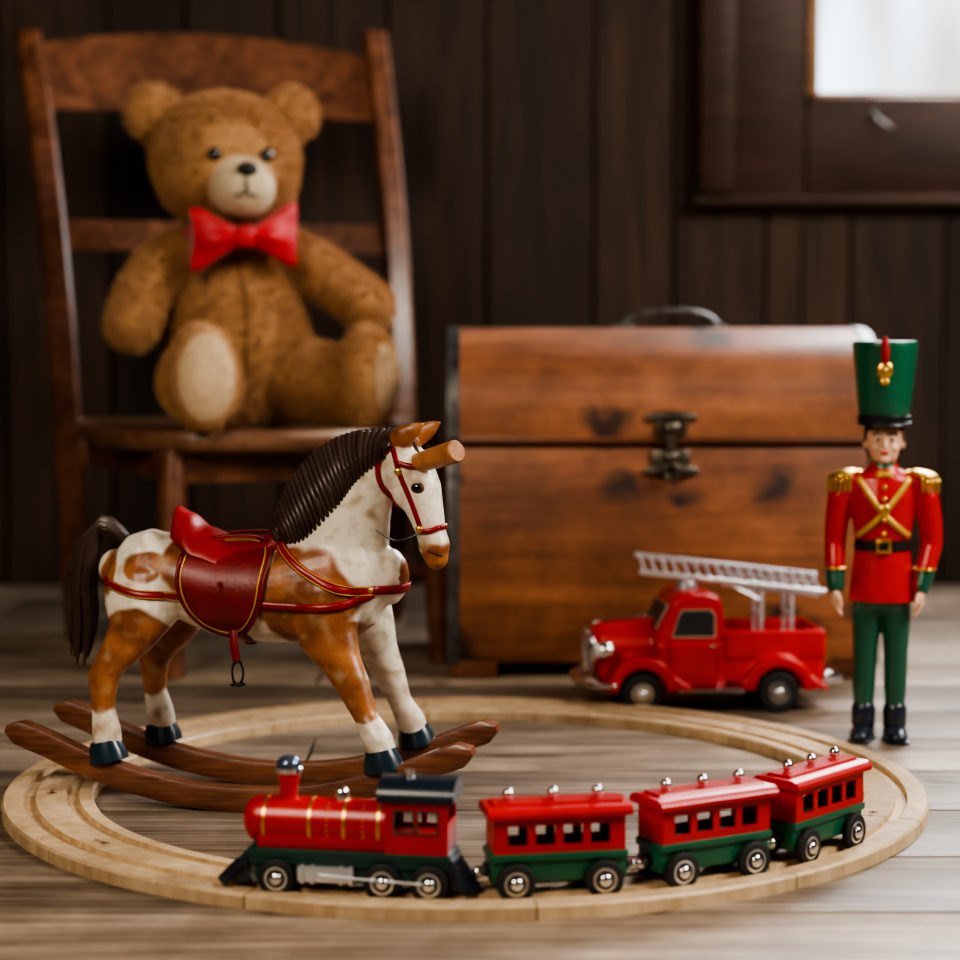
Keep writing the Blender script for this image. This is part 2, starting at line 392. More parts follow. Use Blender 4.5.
# ------------------------------------------------------------------ train
def place(phi,name,rot=None):
    a=math.radians(phi); return root(name,(TC.x+RM*math.sin(a),TC.y-RM*math.cos(a),TB),rot if rot is not None else phi)
def wheel(parts,x,y,r,sg):
    M=RX(PI/2)
    o=(x,y,r)
    parts['tire'].append(lathe([(r*.55,-.003),(r*.92,-.003),(r,-.0022),(r,.0022),(r*.92,.003),(r*.55,.003)],o,M,32))
    parts['rim'].append(lathe([(r*.62,-.0033),(r*.62,.0033)],o,M,24))
    parts['hub'].append(lathe([(r*.5,-.0037),(r*.5,.0037)],o,M,24))
    parts['cap'].append(ell((x,y+sg*.004,r),(r*.34,.003,r*.34)))
def wheels_build(parts,par):
    obj('tyres',J(*parts['tire']),M_tire,par); obj('rims',J(*parts['rim']),M_chrome,par); obj('hubs',J(*parts['hub']),M_black,par); obj('hub_caps',J(*parts['cap']),M_chrome,par)
def axles(xs,r,R_=.0145):
    return J(*[cyl((x,-G,r),(x,G,r),.003,seg=12) for x in xs])
loc=place(-12.6,'toy_locomotive',-9.5)
wp={'tire':[],'rim':[],'hub':[],'cap':[]}
for x in (-.055,.028,.064):
    for sg in (-1,1): wheel(wp,x,sg*G,.0146,sg)
wheels_build(wp,loc); obj('axles',axles((-.055,.028,.064),.0146),M_black,loc)
obj('chassis',J(rbox(-.074,.074,-.0155,.0155,.012,.026,.001),rbox(-.078,.08,-.0185,.0185,.0245,.03,.001)),M_dgreen,loc)
obj('footplate',rbox(-.079,.08,-.0195,.0195,.029,.037,.002),M_dgreen,loc)
def wedge(x0,x1,s):
    P=[]
    for i in range(-4,5):
        y=i*.0042
        k=1-abs(i)/4*.35
        P.append(tube([(x0,y,.031),(x0+(x1-x0)*k*.6,y*1.05,.018),(x0+(x1-x0)*k,y*1.1,.0070)],[.0022,.0022,.0016],seg=8))
    P.append(extr([(x0,.03),(x0,.009),(x0+(x1-x0)*.6,.008),(x0+(x1-x0)*.3,.026)],'y',-.014,.014))
    P.append(rbox(min(x0,x0+s*.004),max(x0,x0+s*.004),-.019,.019,.022,.033,.001))
    return J(*P)
obj('cowcatcher',wedge(-.078,-.106,-1),M_navy,loc); obj('rear_plough',wedge(.078,.101,1),M_navy,loc)
MY=RY(-PI/2)
obj('boiler',J(lathe([(.0001,.0845),(.008,.0840),(.013,.082),(.0163,.079),(.0178,.075),(.0182,.07),(.0182,-.03)],(0,0,0.0555),MY,40),rbox(-.072,.03,-.0165,.0165,.036,.05,.003)),M_red,loc)
P=[]
for x in (-.066,-.03,-.003,.024): P.append(lathe([(.0182,-.0009),(.0188,-.0009),(.0188,.0009),(.0182,.0009)],(x,0,.0555),MY,40))
for i in range(7):
    for xx in (-.016,.012):
        a=-PI/2+ .25+i*.25; P.append(sph((xx,-.0182*math.cos(a+.9),.0555+.0182*math.sin(a+.9)),.0007,8))
obj('boiler_bands',J(*P),M_gold,loc)
obj('funnel',lathe([(.0078,.068),(.0068,.074),(.0072,.082),(.0088,.091),(.009,.093)],(-.05,0,0)),M_red,loc)
obj('funnel_ring',lathe([(.0095,.092),(.0105,.093),(.0105,.0965),(.0095,.0975)],(-.05,0,0)),M_chrome,loc)
obj('funnel_cap',lathe([(.0098,.0970),(.0098,.099),(.0085,.1025),(.005,.105),(.0001,.106)],(-.05,0,0)),paint('blue_enamel',(.12,.16,.24),.15,metal=.6),loc)
obj('steam_dome',lathe([(.0055,.07),(.0055,.0785),(.005,.0805),(.003,.082),(.0001,.0825)],(-.008,0,0)),M_chrome,loc)
cw=[(.037,.051,.053,.069),(.0555,.0695,.053,.069)]
obj('cab',J(wwall(.029,.078,.036,.080,-.0185,-.0165,cw),wwall(.029,.078,.036,.080,.0165,.0185,cw),rbox(.029,.031,-.0165,.0165,.036,.08),rbox(.076,.078,-.0165,.0165,.036,.06),
   rbox(.03,.077,-.0165,.0165,.036,.05)),M_red,loc,True,30)
P=[]
for w in cw:
    x0,x1,z0,z1=w
    for yy in (-.0192,.0184):
        for q in ((x0-.0012,x1+.0012,z0-.0012,z0),(x0-.0012,x1+.0012,z1,z1+.0012),(x0-.0012,x0,z0,z1),(x1,x1+.0012,z0,z1)): P.append(rbox(q[0],q[1],yy,yy+.0008,q[2],q[3]))
obj('cab_window_trim',J(*P),M_dgreen,loc)
rp=[(-.0225,.077),(-.0225,.082),(-.018,.0885),(-.009,.0925),(0,.0938),(.009,.0925),(.018,.0885),(.0225,.082),(.0225,.077)]
obj('cab_roof',extr(rp,'x',.024,.083),M_navy,loc,True,50)
obj('roof_vent',lathe([(.004,.092),(.004,.0975),(.0001,.0985)],(.045,0,0)),M_chrome,loc)
P=[rbox(-.038,.006,-.0232,-.0205,.0135,.0255,.0005),rbox(-.038,.006,.0205,.0232,.0135,.0255,.0005)]
for x in (-.034,-.026,-.004,.004): P.append(rbox(x-.0015,x+.0015,-.0240,-.0205,.012,.0265,.0005))
P.append(cyl((-.02,-.0240,.019),(.062,-.0240,.0155),.0009,seg=8))
obj('cylinder_and_rods',J(*P,rbox(-.03,0,-.021,.021,.015,.022)),M_silver,loc)
def carriage(phi,nme):
    c=place(phi,nme)
    wp={'tire':[],'rim':[],'hub':[],'cap':[]}
    for x in (-.035,.034):
        for sg in (-1,1): wheel(wp,x,sg*G,.0150,sg)
    wheels_build(wp,c); obj('axles',axles((-.035,.034),.0150),M_black,c)
    obj('underframe',rbox(-.0525,.0525,-.0158,.0158,.014,.036,.0015),M_green,c)
    obj('sill',rbox(-.0535,.0535,-.0185,.0185,.0305,.037,.0015),M_green,c)
    ws=[(-.0405+i*.0215,-.0405+i*.0215+.0150,.043,.058) for i in range(4)]
    obj('body',J(wwall(-.051,.051,.036,.066,-.0175,-.0155,ws),wwall(-.051,.051,.036,.066,.0155,.0175,ws),rbox(-.051,-.049,-.0155,.0155,.036,.066),rbox(.049,.051,-.0155,.0155,.036,.066)),M_red,c,True,30)
    obj('roof',J(extr([(-.0225,.0645),(-.0228,.068),(-.021,.070),(-.017,.0722),(.017,.0722),(.021,.070),(.0228,.068),(.0225,.0645)],'x',-.056,.056),extr([(-.012,.072),(-.0105,.0745),(.0105,.0745),(.012,.072)],'x',-.05,.05)),M_red,c,True,30)
    obj('roof_knobs',J(*[J(sph((x,0,.0795),.0045,16),cyl((x,0,.073),(x,0,.078),.0028,seg=12)) for x in (-.037,-.002,.033)]),M_chrome,c)
    obj('couplings',J(*[J(cyl((s*.05,0,.02),(s*.0615,0,.02),.0035,seg=14),sph((s*.0605,0,.02),.005,14)) for s in (-1,1)]),M_chrome,c)
    obj('buffers',J(*[lathe([(.0055,-.002),(.0055,.002)],(s*.0545,0,.022),MY,16) for s in (-1,1)]),M_black,c)
    return c
carriage(10.6,'toy_train_carriage'); carriage(29.4,'toy_train_carriage.001'); carriage(48.0,'toy_train_carriage.002')
# ------------------------------------------------------------------ rocking horse
H=root('rocking_horse',(-.208,1.89,0),-12)
CREAM=(.80,.73,.61); BROWN=(.25,.082,.025); ORG=(.42,.155,.045)
def nz(p,s=30): return noise.noise(Vector(p)*s)
def blob(x,z,cx,cz,rx,rz): return 1-((x-cx)/rx)**2-((z-cz)/rz)**2
def horsecol(p):
    x,y,z=p; n=nz(p,26)*.8+nz(p,70)*.25
    t=-1
    t=max(t,blob(x,z,-.062,.228,.022,.03)); t=max(t,blob(x,z,.055,.195,.05,.050)*1.2)
    t=max(t,blob(x,z,-.108,.150,.040,.034)*1.5); t=max(t,blob(x,z,-.138,.21,.014,.03)*.8)
    t=max(t,blob(x,z,-.098,.222,.022,.015)*.9)
    if y<0: t=max(t,blob(x,z,.085,.14,.04,.04)*1.5); t=max(t,blob(x,z,.105,.105,.03,.025)*1.2)
    t=max(t,blob(x,z,-.132,.118,.03,.034)*1.4)
    if x>.128 and z>.334: t=max(t,.6)
    if z<.252 and x>.14 and z>.2: t=max(t,(.252-z)*60)
    if z<.085: t=-1
    k=max(0,min(1,(t+n*.7)*4-.1))
    c=mixc(CREAM,BROWN,k)
    if k>.5: c=mixc(c,ORG,max(0,nz(p,45)*1.2+.2)+ (0.3 if z<.15 else 0))
    if z<.12: c=mixc(c,ORG,max(0,nz(p,60)*.9))
    c=mixc(c,(.40,.28,.16),max(0,nz(p,90)-.12)*1.2)
    if x>.165 and z<.238: c=mixc(c,ORG,.8)
    return c
M_horse=vcol('painted_horse',.4,.2,.15,120,spot=.3)
parts=[]
tor=[(-.142,.215,.016,.018),(-.132,.213,.033,.034),(-.11,.209,.042,.044),(-.075,.207,.044,.038),(-.035,.197,.046,.043),(.01,.194,.047,.046),(.05,.2,.046,.051),(.085,.208,.042,.053),(.11,.213,.034,.044),(.124,.213,.022,.028)]
parts.append(tube([(a,0,b_) for a,b_,_,_ in tor],[(w,h) for _,_,w,h in tor],seg=32))
parts.append(tube([(.07,0,.21),(.082,0,.25),(.092,-.001,.28),(.106,-.003,.307),(.126,-.006,.324),(.142,-.009,.329)],[(.036,.053),(.03,.046),(.026,.039),(.022,.032),(.019,.025),(.017,.019)],seg=28))
parts.append(tube([(.137,-.008,.330),(.150,-.010,.313),(.1585,-.012,.293),(.166,-.015,.273),(.171,-.017,.256),(.1745,-.0185,.243),(.1765,-.019,.233)],[(.0165,.018),(.0180,.0222),(.0172,.0212),(.0138,.0165),(.0118,.0135),(.0130,.0148),(.0105,.0110)],seg=28))
parts.append(ell((.147,-.010,.292),(.014,.0165,.016)))
for s in (-1,1): parts.append(ell((.160,-.012+s*.0135,.3045),(.007,.004,.0035),RY(.6)))
parts.append(ell((.169,-.028,.240),(.005,.004,.005))); parts.append(ell((.1795,-.0265,.2425),(.005,.004,.005)))
for sy,tx in ((-1,.0),(1,.008)):
    parts.append(tube([(.137+tx*.5,-.009+sy*.011,.336),(.147+tx,-.009+sy*.015,.3445),(.157+tx,-.009+sy*.016,.350),(.166+tx,-.009+sy*.015,.356)],[(.006,.009),(.006,.0105),(.0045,.0075),(.0015,.002)],seg=16))
def leg(pts,rad): parts.append(tube(pts,rad,seg=20))
leg([(.07,-.026,.2),(.078,-.032,.158),(.092,-.038,.137),(.104,-.042,.117),(.117,-.047,.09),(.130,-.052,.070),(.1345,-.054,.058)],[(.022,.034),(.019,.028),(.0155,.019),(.0140,.0155),(.0098,.0110),(.0128,.0140),(.0125,.013)])
leg([(.085,.026,.2),(.098,.03,.16),(.108,.036,.137),(.116,.042,.115),(.125,.047,.088),(.134,.052,.069),(.138,.054,.058)],[(.022,.034),(.019,.027),(.015,.018),(.0138,.0150),(.0098,.0110),(.0128,.0140),(.0125,.013)])
leg([(-.105,-.022,.205),(-.103,-.033,.178),(-.112,-.038,.155),(-.127,-.044,.134),(-.136,-.048,.118),(-.135,-.051,.09),(-.131,-.053,.068),(-.129,-.054,.056)],[(.026,.038),(.024,.036),(.018,.023),(.0130,.0160),(.0120,.0152),(.0096,.0110),(.0125,.0138),(.0125,.013)])
leg([(-.09,.022,.205),(-.088,.033,.178),(-.098,.038,.155),(-.113,.044,.134),(-.123,.048,.118),(-.123,.051,.09),(-.119,.053,.068),(-.117,.054,.056)],[(.026,.038),(.024,.036),(.018,.023),(.0130,.0160),(.0120,.0152),(.0096,.0110),(.0125,.0138),(.0125,.013)])
hb=fuse('body',parts,.0020,M_horse,H,4,horsecol)
B=bvh(hb)
def rk(x): return 1.2*x*x if abs(x)<.19 else 1.2*.0361+(abs(x)-.19)*.36
hoof=[(.136,-.055,.0),(.140,.055,.0),(-.128,-.055,0),(-.116,.055,0)]
obj('hooves',J(*[tube([(x,y,rk(x)+.0215),(x-.002,y,rk(x)+.031),(x-.004,y,rk(x)+.040)],[(.0165,.019),(.015,.0175),(.0125,.014)],seg=20,cap=False) for x,y,_ in hoof]),paint('hoof_teal',(.012,.035,.05),.3,coat=.4),H)
M_rock=wood('rocker_wood',(.10,.034,.016),(.26,.10,.048),(2,6,8),5,.36,coat=.3,bump=.1)
P=[]
for sy in (-.055,.055):
    N=44;V=[];F=[]; HA,HB_=-.231,.222
    xs=[HA+(HB_-HA)*i/N for i in range(N+1)]
    sec=[(-.008,0),(-.0095,.004),(-.0095,.018),(-.008,.022),(.008,.022),(.0095,.018),(.0095,.004),(.008,0)]
    for i,x in enumerate(xs):
        sl=(rk(x+.001)-rk(x-.001))/.002; e=min(1,min(x-HA,HB_-x)/.014); e=max(.3,math.sqrt(max(0,1-(1-e)**2)))
        nrm=Vector((-sl,0,1)).normalized()
        for a,b_ in sec: 
            q=Vector((x,sy,rk(x)))+Vector((0,a,0))+nrm*((b_-.011)*e+.011); V.append(q)
    m=len(sec)
    for i in range(N):
        for j in range(m): F.append((i*m+j,i*m+(j+1)%m,(i+1)*m+(j+1)%m,(i+1)*m+j))
    F.append(tuple(range(m))); F.append(tuple(N*m+j for j in range(m))); P.append((V,F))
obj('rockers',J(*P),M_rock,H,True,50)
# mane
M_mane=paint('mane_dark',(.055,.030,.021),.45,var=.4,ns=60,coat=.15)
I=resample([(.028,0,.243),(.055,0,.256),(.084,0,.285),(.104,0,.311),(.130,0,.331)],30); O=resample([(.018,0,.256),(.033,0,.293),(.060,0,.325),(.094,0,.342),(.137,0,.346)],30)
P=[]
for i in range(31):
    a,o=I[i],O[i]; m=(a*.45+o*.55); cc=a*.7+o*.3
    ny=cast(B,a.x,a.z,'y-',.0,None).y
    fy=cast(B,a.x,a.z,'y+',.0,None).y
    dn=Vector((-.001,0,-.006)); rr_=random.uniform(.85,1.1)
    P.append(tube([(a.x+dn.x,ny-.001,a.z+dn.z),(cc.x,ny-.003,cc.z),(m.x,ny*.75-.003,m.z),(o.x,ny*.3,o.z),(o.x,fy*.3,o.z),(m.x,fy*.75+.003,m.z),(a.x,fy+.001,a.z)],[.002,.0038*rr_,.0048*rr_,.005*rr_,.005*rr_,.0048,.002],side=(.3,0,.9),seg=10))
for i in range(30):
    a=(I[i]+I[i+1])/2;o=(O[i]+O[i+1])/2; m=a*.4+o*.6
    P.append(tube([(m.x,-.013,m.z),(o.x,0,o.z-.001),(m.x,.013,m.z)],[.0065,.0065,.0065],side=(.3,0,.9),seg=8))
for k in (-1,0,1): P.append(tube([(.135,-.006+k*.004,.345),(.15,-.009+k*.005,.340),(.162,-.012+k*.006,.324)],[.005,.0045,.0015],seg=8))
obj('mane',J(*P),M_mane,H)
P=[];random.seed(2)
for i in range(26):
    a=random.uniform(0,2*PI); r=math.sqrt(random.random()); oy=r*math.cos(a)*.013; ox=r*math.sin(a)*.014
    l=random.uniform(.8,1.05)
    pts=resample([(-.132,oy*.3,.243+ox*.25),(-.152,oy*.6,.256+ox*.45),(-.17+ox*.7,oy,.238),(-.178+ox,oy*1.2,.2),(-.177+ox*1.1,oy*1.2,.165),(-.181+ox*.8,oy*.9,.243-.118*l)],14)
    P.append(tube(pts,[.004]+[.0045]*9+[.004,.0035,.003,.002,.0008],seg=8))
obj('tail',J(*P),M_mane,H)
P=[];Q=[]
for s in ('y-','y+'):
    p=cast(B,.1605,.2975,s,-.001); P.append(ell(p,(.0052,.0032,.0048))); Q.append(ell(p,(.0066,.0022,.0058)))
obj('eyes',J(*P),paint('eye_black',(.01,.008,.006),.08,coat=.8),H)
obj('eye_rims',J(*Q),paint('eye_rim',(.16,.06,.03),.4),H)
o=obj('mouth',J(*[ribbon(B,[(.184,.237),(.178,.2385),(.171,.2415)],.0014,s,.0005,10) for s in ('y-','y+')]),paint('mouth_dark',(.08,.02,.015),.5),H); solid(o,.0006)
obj('handle',J(tube([(.160,-.020,.320),(.200,-.044,.332),(.2015,-.045,.3325)],[.0092,.0105,.009],seg=24,cap=False)),wood('handle_wood',(.34,.13,.05),(.5,.23,.10),(3,3,3),10,.4,coat=.2),H)
# tack
M_leather=paint('red_leather',(.30,.009,.010),.42,coat=.2,var=.25,bump=.1,bs=300)
M_dleather=paint('dark_red_leather',(.20,.008,.009),.45,coat=.15,var=.3,bump=.1,bs=300)
P=[]
for s in ('y-','y+'):
    P.append(ribbon(B,[(.022,.247),(.055,.222),(.09,.205),(.120,.203)],.0085,s,.0010,30))
    P.append(ribbon(B,[(.01,.19),(.05,.188),(.09,.190),(.118,.200)],.0075,s,.0014,24))
    P.append(ribbon(B,[(-.06,.195),(-.10,.197),(-.13,.205),(-.138,.207)],.0075,s,.0010,30))
    P.append(ribbon(B,[(.1800,.262),(.174,.2595),(.167,.2585),(.1605,.259)],.0048,s,.0009,16))
    P.append(ribbon(B,[(.137,.334),(.144,.310),(.154,.287),(.164,.26)],.0048,s,.0009,24))
    P.append(ribbon(B,[(.168,.325),(.158,.317),(.142,.320)],.0048,s,.0009,16))
    P.append(ribbon(B,[(.137,.336),(.124,.320),(.125,.299),(.139,.278)],.0048,s,.0009,24))
P.append(ribbon(B,[(-.036,.202),(0,.204),(.036,.202)],.008,'x+',.0010,30))
P.append(ribbon(B,[(-.0245,.262),(-.018,.2625),(-.0115,.262)],.0045,'x+',.0009,10))
o=obj('straps',J(*P),M_leather,H); solid(o,.0013)
P=[]
for s in ('y-','y+'):
    for d in (-.0036,.0036):
        P.append(ribbon(B,[(.022-d*.3,.247+d),(.055,.222+d),(.09,.205+d),(.118,.203+d)],.0007,s,.0028,30,th=0))
        P.append(ribbon(B,[(-.06,.195+d*.9),(-.10,.197+d*.9),(-.13,.205+d*.9)],.0006,s,.0028,24))
o=obj('strap_piping',J(*P),M_goldp,H); solid(o,.0005)
P=[]
for s in ('y-','y+'):
    for q in ((.163,.260),(.143,.312)):
        p=cast(B,q[0],q[1],s,.002); P.append(ell(p,(.0035,.0016,.0035)))
    p=cast(B,.116,.204,s,.002); P.append(sph(p,.0028,12)); 
obj('buckles',J(*P),M_gold,H)
p=cast(B,.163,.257,'y-',.003)
obj('rein',tube(resample([p,(.152,p.y-.001,.2515),(.138,-.028,.250),(.122,-.026,.258)],12),[.0010]*13,seg=8),M_black,H)
# saddle flap
fl=resample([(-.060,.235,0),(-.062,.205,0),(-.050,.178,0),(-.028,.162,0),(-.004,.162,0),(.014,.180,0),(.021,.21,0),(.020,.245,0),(-.015,.25,0),(-.04,.246,0)],60,True)
for s,nmx in (('y-','saddle_flap_near'),('y+','saddle_flap_far')):
    c=Vector((-.020,.205,0));V=[];F=[];K=10;n=60
    for k in range(K+1):
        for i in range(n):
            q=c+(fl[i]-c)*(k/K+1e-3); V.append(cast(B,q.x,q.y,s,.003))
    for k in range(K):
        for i in range(n): F.append((k*n+i,k*n+(i+1)%n,(k+1)*n+(i+1)%n,(k+1)*n+i))
    o=obj(nmx,(V,F),M_dleather,H); solid(o,.0025)
    inner=[(c+(q-c)*.9) for q in fl[:-1]]
    o=obj('flap_trim',ribbon(B,[(q.x,q.y) for q in inner[::4]],.0012,s,.0062,60,True),M_goldp,H); solid(o,.0006)
    o=obj('flap_edge',ribbon(B,[(q.x,q.y) for q in fl[:-1:4]],.0022,s,.0045,60,True),M_dleather,H); solid(o,.0012)
# seat
V=[];F=[];NX,NY=28,18
def seath(x):
    ks=[(-.078,.029),(-.066,.025),(-.048,.014),(-.020,.007),(.005,.009),(.020,.015),(.032,.023)]
    for (a,b_),(c_,d) in zip(ks[:-1],ks[1:]):
        if x<=c_: t=max(0,(x-a)/(c_-a)); t=t*t*(3-2*t); return b_+(d-b_)*t
    return ks[-1][1]
for i in range(NX+1):
    x=-.078+.110*i/NX; w=.041 if x<-.02 else .041-(x+.02)*.30
    e=min(1,(i+1)/7,(NX-i+1)/4); w*=math.sqrt(e)*.6+.4
    zc=cast(B,x,0,'z',0).z
    for j in range(NY+1):
        t=-1+2*j/NY; y=w*t
        V.append(Vector((x,y,zc+seath(x)*(1-.3*t*t)-.020*abs(t)**2.5)))
for i in range(NX):
    for j in range(NY): a=i*(NY+1)+j; F.append((a,a+1,a+NY+2,a+NY+1))
o=obj('saddle_seat',(V,F),M_leather,H); solid(o,.006,-1)
bv=o.modifiers.new('b','BEVEL'); bv.width=.002; bv.segments=2
o=obj('girth',ribbon(B,[(-.01,.168),(-.006,.155),(-.004,.148)],.010,'y-',.004,10),M_dleather,H); solid(o,.002)
obj('stirrup_strap',tube([(-.008,-.050,.165),(-.006,-.052,.150),(-.004,-.052,.138)],[(.0015,.004)]*3,side=(0,1,0),seg=8),M_dleather,H)
obj('stirrup',J(T(torus((0,0,0),.0075,.0014,RX(PI/2),24,8),Matrix.Translation((-.003,-.052,.127))@Matrix.Diagonal((.7,1,1.5,1))),rbox(-.009,.003,-.056,-.048,.115,.1175,.0005)),M_black,H)
# ------------------------------------------------------------------ toy chest
CH=root('toy_chest',(.231,2.71,0))
M_chest=wood('chest_wood',(.20,.066,.025),(.40,.150,.062),(1,5,5),2.5,.52,coat=.08,knots=.93,kscale=9,bump=.25,fine=.35,kr0=.07,kr1=.27,scuff=.4,kcol=(.025,.012,.008))
M_chestd=wood('chest_edge',(.09,.03,.012),(.18,.06,.026),(1,5,5),3,.4,coat=.3)
cx,cy=.269,.17
obj('box',rbox(-cx,cx,-cy,cy,.02,.293,.004),M_chest,CH)
prof=[]
Nn=24
for i in range(Nn+1):
    a=PI*i/Nn; prof.append((-(cy+.002)*math.copysign(abs(math.cos(a))**.8,math.cos(a)),.315+.128*abs(math.sin(a))**.75))
poly=[(-(cy+.002),.298)]+prof+[(cy+.002,.298)]
obj('lid',extr(poly,'x',-cx-.002,cx+.002),M_chest,CH,True,50)
obj('feet',J(*[rbox(sx*cx-(.0 if sx<0 else .06),sx*cx+(.06 if sx<0 else .0),sy*cy-(.0 if sy<0 else .06),sy*cy+(.06 if sy<0 else 0),0,.03,.004) for sx in (-1,1) for sy in (-1,1)]),M_chestd,CH)
P=[]
for sx in (-1,1):
    x0,x1=(-cx-.004,-cx+.012) if sx<0 else (cx-.012,cx+.004)
    P.append(rbox(x0,x1,-cy-.003,-cy+.008,.02,.296,.001)); 
    P.append(extr([(y_*1.0+math.copysign(.002,y_),z_+.002) for y_,z_ in poly],'x',x0,x1))
    for k in range(12): P.append(sph(((x0+x1)/2,-cy-.004,.04+k*.022),.0022,8))
obj('metal_edging',J(*P),M_iron,CH,True,50)
obj('lid_rim',J(rbox(-cx,cx,-cy-.004,-cy+.002,.2985,.306,.001)),M_chestd,CH)
M_brass=paint('aged_brass',(.16,.14,.11),.38,metal=.95,var=.4,ns=80)
lx=.008
obj('latch',J(rbox(lx-.02,lx+.02,-cy-.006,-cy+.002,.306,.333,.003),rbox(lx-.024,lx+.024,-cy-.006,-cy+.002,.258,.291,.004),ell((lx,-cy-.004,.331),(.034,.004,.008)),ell((lx,-cy-.004,.264),(.036,.004,.009)),
   rbox(lx-.006,lx+.006,-cy-.014,-cy-.002,.268,.325,.003),ell((lx,-cy-.012,.318),(.012,.006,.010)),ell((lx,-cy-.012,.282),(.01,.006,.008)),torus((lx,-cy-.014,.264),.009,.0028,RX(PI/2))),M_brass,CH)
obj('lid_handle',T(J(tube(resample([(-.062,0,.442),(-.055,0,.454),(-.025,0,.463),(.025,0,.463),(.055,0,.454),(.062,0,.442)],20),[.0055]*21,seg=10),rbox(-.075,-.048,-.012,.012,.439,.447,.002),rbox(.048,.075,-.012,.012,.439,.447,.002)),Matrix.Translation((.022,0,0))),M_iron,CH)
# ------------------------------------------------------------------ chair
C=root('wooden_chair',(-.284,2.782,0),20)
M_chair=wood('chair_wood',(.070,.024,.011),(.22,.088,.042),(3,3,3),4,.36,coat=.3,bump=.1)
M_seat=wood('seat_wood',(.12,.052,.028),(.30,.155,.08),(1.5,8,8),4,.33,coat=.4,bump=.1)
out=[(-.235,.215),(-.247,.1),(-.240,-.03),(-.215,-.13),(-.165,-.195),(-.08,-.222),(0,-.228),(.075,-.222),(.15,-.195),(.192,-.13),(.212,-.03),(.225,.1),(.225,.215)]
so=resample([(a,b_,0) for a,b_ in out],60)
Vt=[];F=[]
layers=[(.955,.285),(.985,.289),(1.0,.297),(1.0,.306),(.985,.313),(.95,.3155),(.7,.312),(.3,.309)]
for s,z in layers:
    for q in so: Vt.append(Vector((q.x*s,q.y*s,z)))
n=len(so)
for k in range(len(layers)-1):
    for i in range(n): F.append((k*n+i,k*n+(i+1)%n,(k+1)*n+(i+1)%n,(k+1)*n+i))
F.append(tuple(range(n))[::-1]); F.append(tuple((len(layers)-1)*n+i for i in range(n)))
obj('seat',(Vt,F),M_seat,C)
def post(s,zt):
    c=resample([(s*.235,.215,.0),(s*.243,.2,.15),(s*.250,.20,.315),(s*.255,.235,.5),(s*.262,.305,.7),(s*.270,.40,zt)],20)
    V=[];F=[]
    for i,p in enumerate(c):
        w=.019; d=.013
        t=(c[min(i+1,20)]-c[max(i-1,0)]).normalized(); b=Vector((0,t.z,-t.y))
        for a,e in ((-1,-.6),(-.7,-1),(.7,-1),(1,-.6),(1,.6),(.7,1),(-.7,1),(-1,.6)): V.append(p+Vector((a*w,0,0))+b*(e*d))
    for i in range(20):
        for j in range(8): F.append((i*8+j,i*8+(j+1)%8,(i+1)*8+(j+1)%8,(i+1)*8+j))
    F.append(tuple(range(8))); F.append(tuple(160+j for j in range(8))); return V,F
obj('back_posts',J(post(-1,.880),post(1,.905)),M_chair,C,True,30)
def rail(z0,z1,yoff,x,bow,arc=0,th=.011,ky=.42):
    V=[];F=[];N=24
    for i in range(N+1):
        t=-1+2*i/N; xx=x*t; y=yoff+bow*(1-t*t); za=arc*(1-t*t)
        y2=y+(z1-z0)*ky
        for a in ((xx,y-th,z0+za*.3),(xx,y+th,z0+za*.3),(xx,y2+th,z1+za),(xx,y2-th,z1+za)): V.append(Vector(a))
    for i in range(N):
        for j in range(4): F.append((i*4+j,i*4+(j+1)%4,(i+1)*4+(j+1)%4,(i+1)*4+j))
    F.append((0,1,2,3)); F.append((N*4,N*4+1,N*4+2,N*4+3)); return V,F
obj('top_rail',rail(.760,.862,.333,.265,.035,.032,.010,.48),M_chair,C,True,30)
obj('mid_rail',rail(.555,.60,.258,.256,.015,.0),M_chair,C,True,30)
P=[]
for s in (-1,1): P.append(tube([(s*.170,-.160,.29),(s*.175,-.17,.2),(s*.178,-.18,.08),(s*.178,-.185,.0)],[.017,.020,.017,.013],seg=16,cap=False))
P.append(cyl((-.175,-.175,.12),(.175,-.175,.12),.009)); 
for s in (-1,1): P.append(cyl((s*.177,-.175,.10),(s*.235,.2,.10),.009))
P.append(rbox(-.165,.165,-.17,-.15,.245,.287,.003)); P.append(rbox(-.235,.235,.18,.2,.25,.287,.003))
for s in (-1,1): P.append(T(rbox(-.008,.008,-.165,.185,.25,.287,.003),Matrix.Translation((s*.197,0,0))@Matrix.Rotation(-s*.10,4,'Z')))
obj('front_legs_and_stretchers',J(*P),M_chair,C)
# ------------------------------------------------------------------ bear
BR=root('teddy_bear',(-.324,2.72,.3135),14)
TAN=(.52,.285,.125); TANL=(.62,.40,.21); CRM=(.70,.57,.40)
hx=-.014; mxx=-.002
def bearcol(p):
    x,y,z=p; c=TAN
    n=nz(p,30)*.5
    m=1-((x-mxx)/.045)**2-((z-.309)/.043)**2
    if y<-.075 and z>.25: c=mixc(c,CRM,m*6)
    d=Vector((x+.068,y+.215,z-.068)); 
    if d.y<.006 and (d.x/.037)**2+(d.z/.058)**2<1: c=mixc(CRM,TANL,.5)
    q=RZ(math.radians(-48))@(Vector(p)-Vector((.160,-.135,.066)))
    if q.y<-.012 and (q.x/.036)**2+(q.z/.055)**2<1 and q.y>-.06 : c=mixc(CRM,TANL,.5)
    if z>.36 and abs(x-hx)>.075 and y<-.022: c=mixc(c,TANL,.6)
    return mixc(c,tuple(k*.75 for k in c),n*.4+.1)
M_bear=vcol('bear_fur',.9,0,.5,260,sheen=.3,spot=.08)
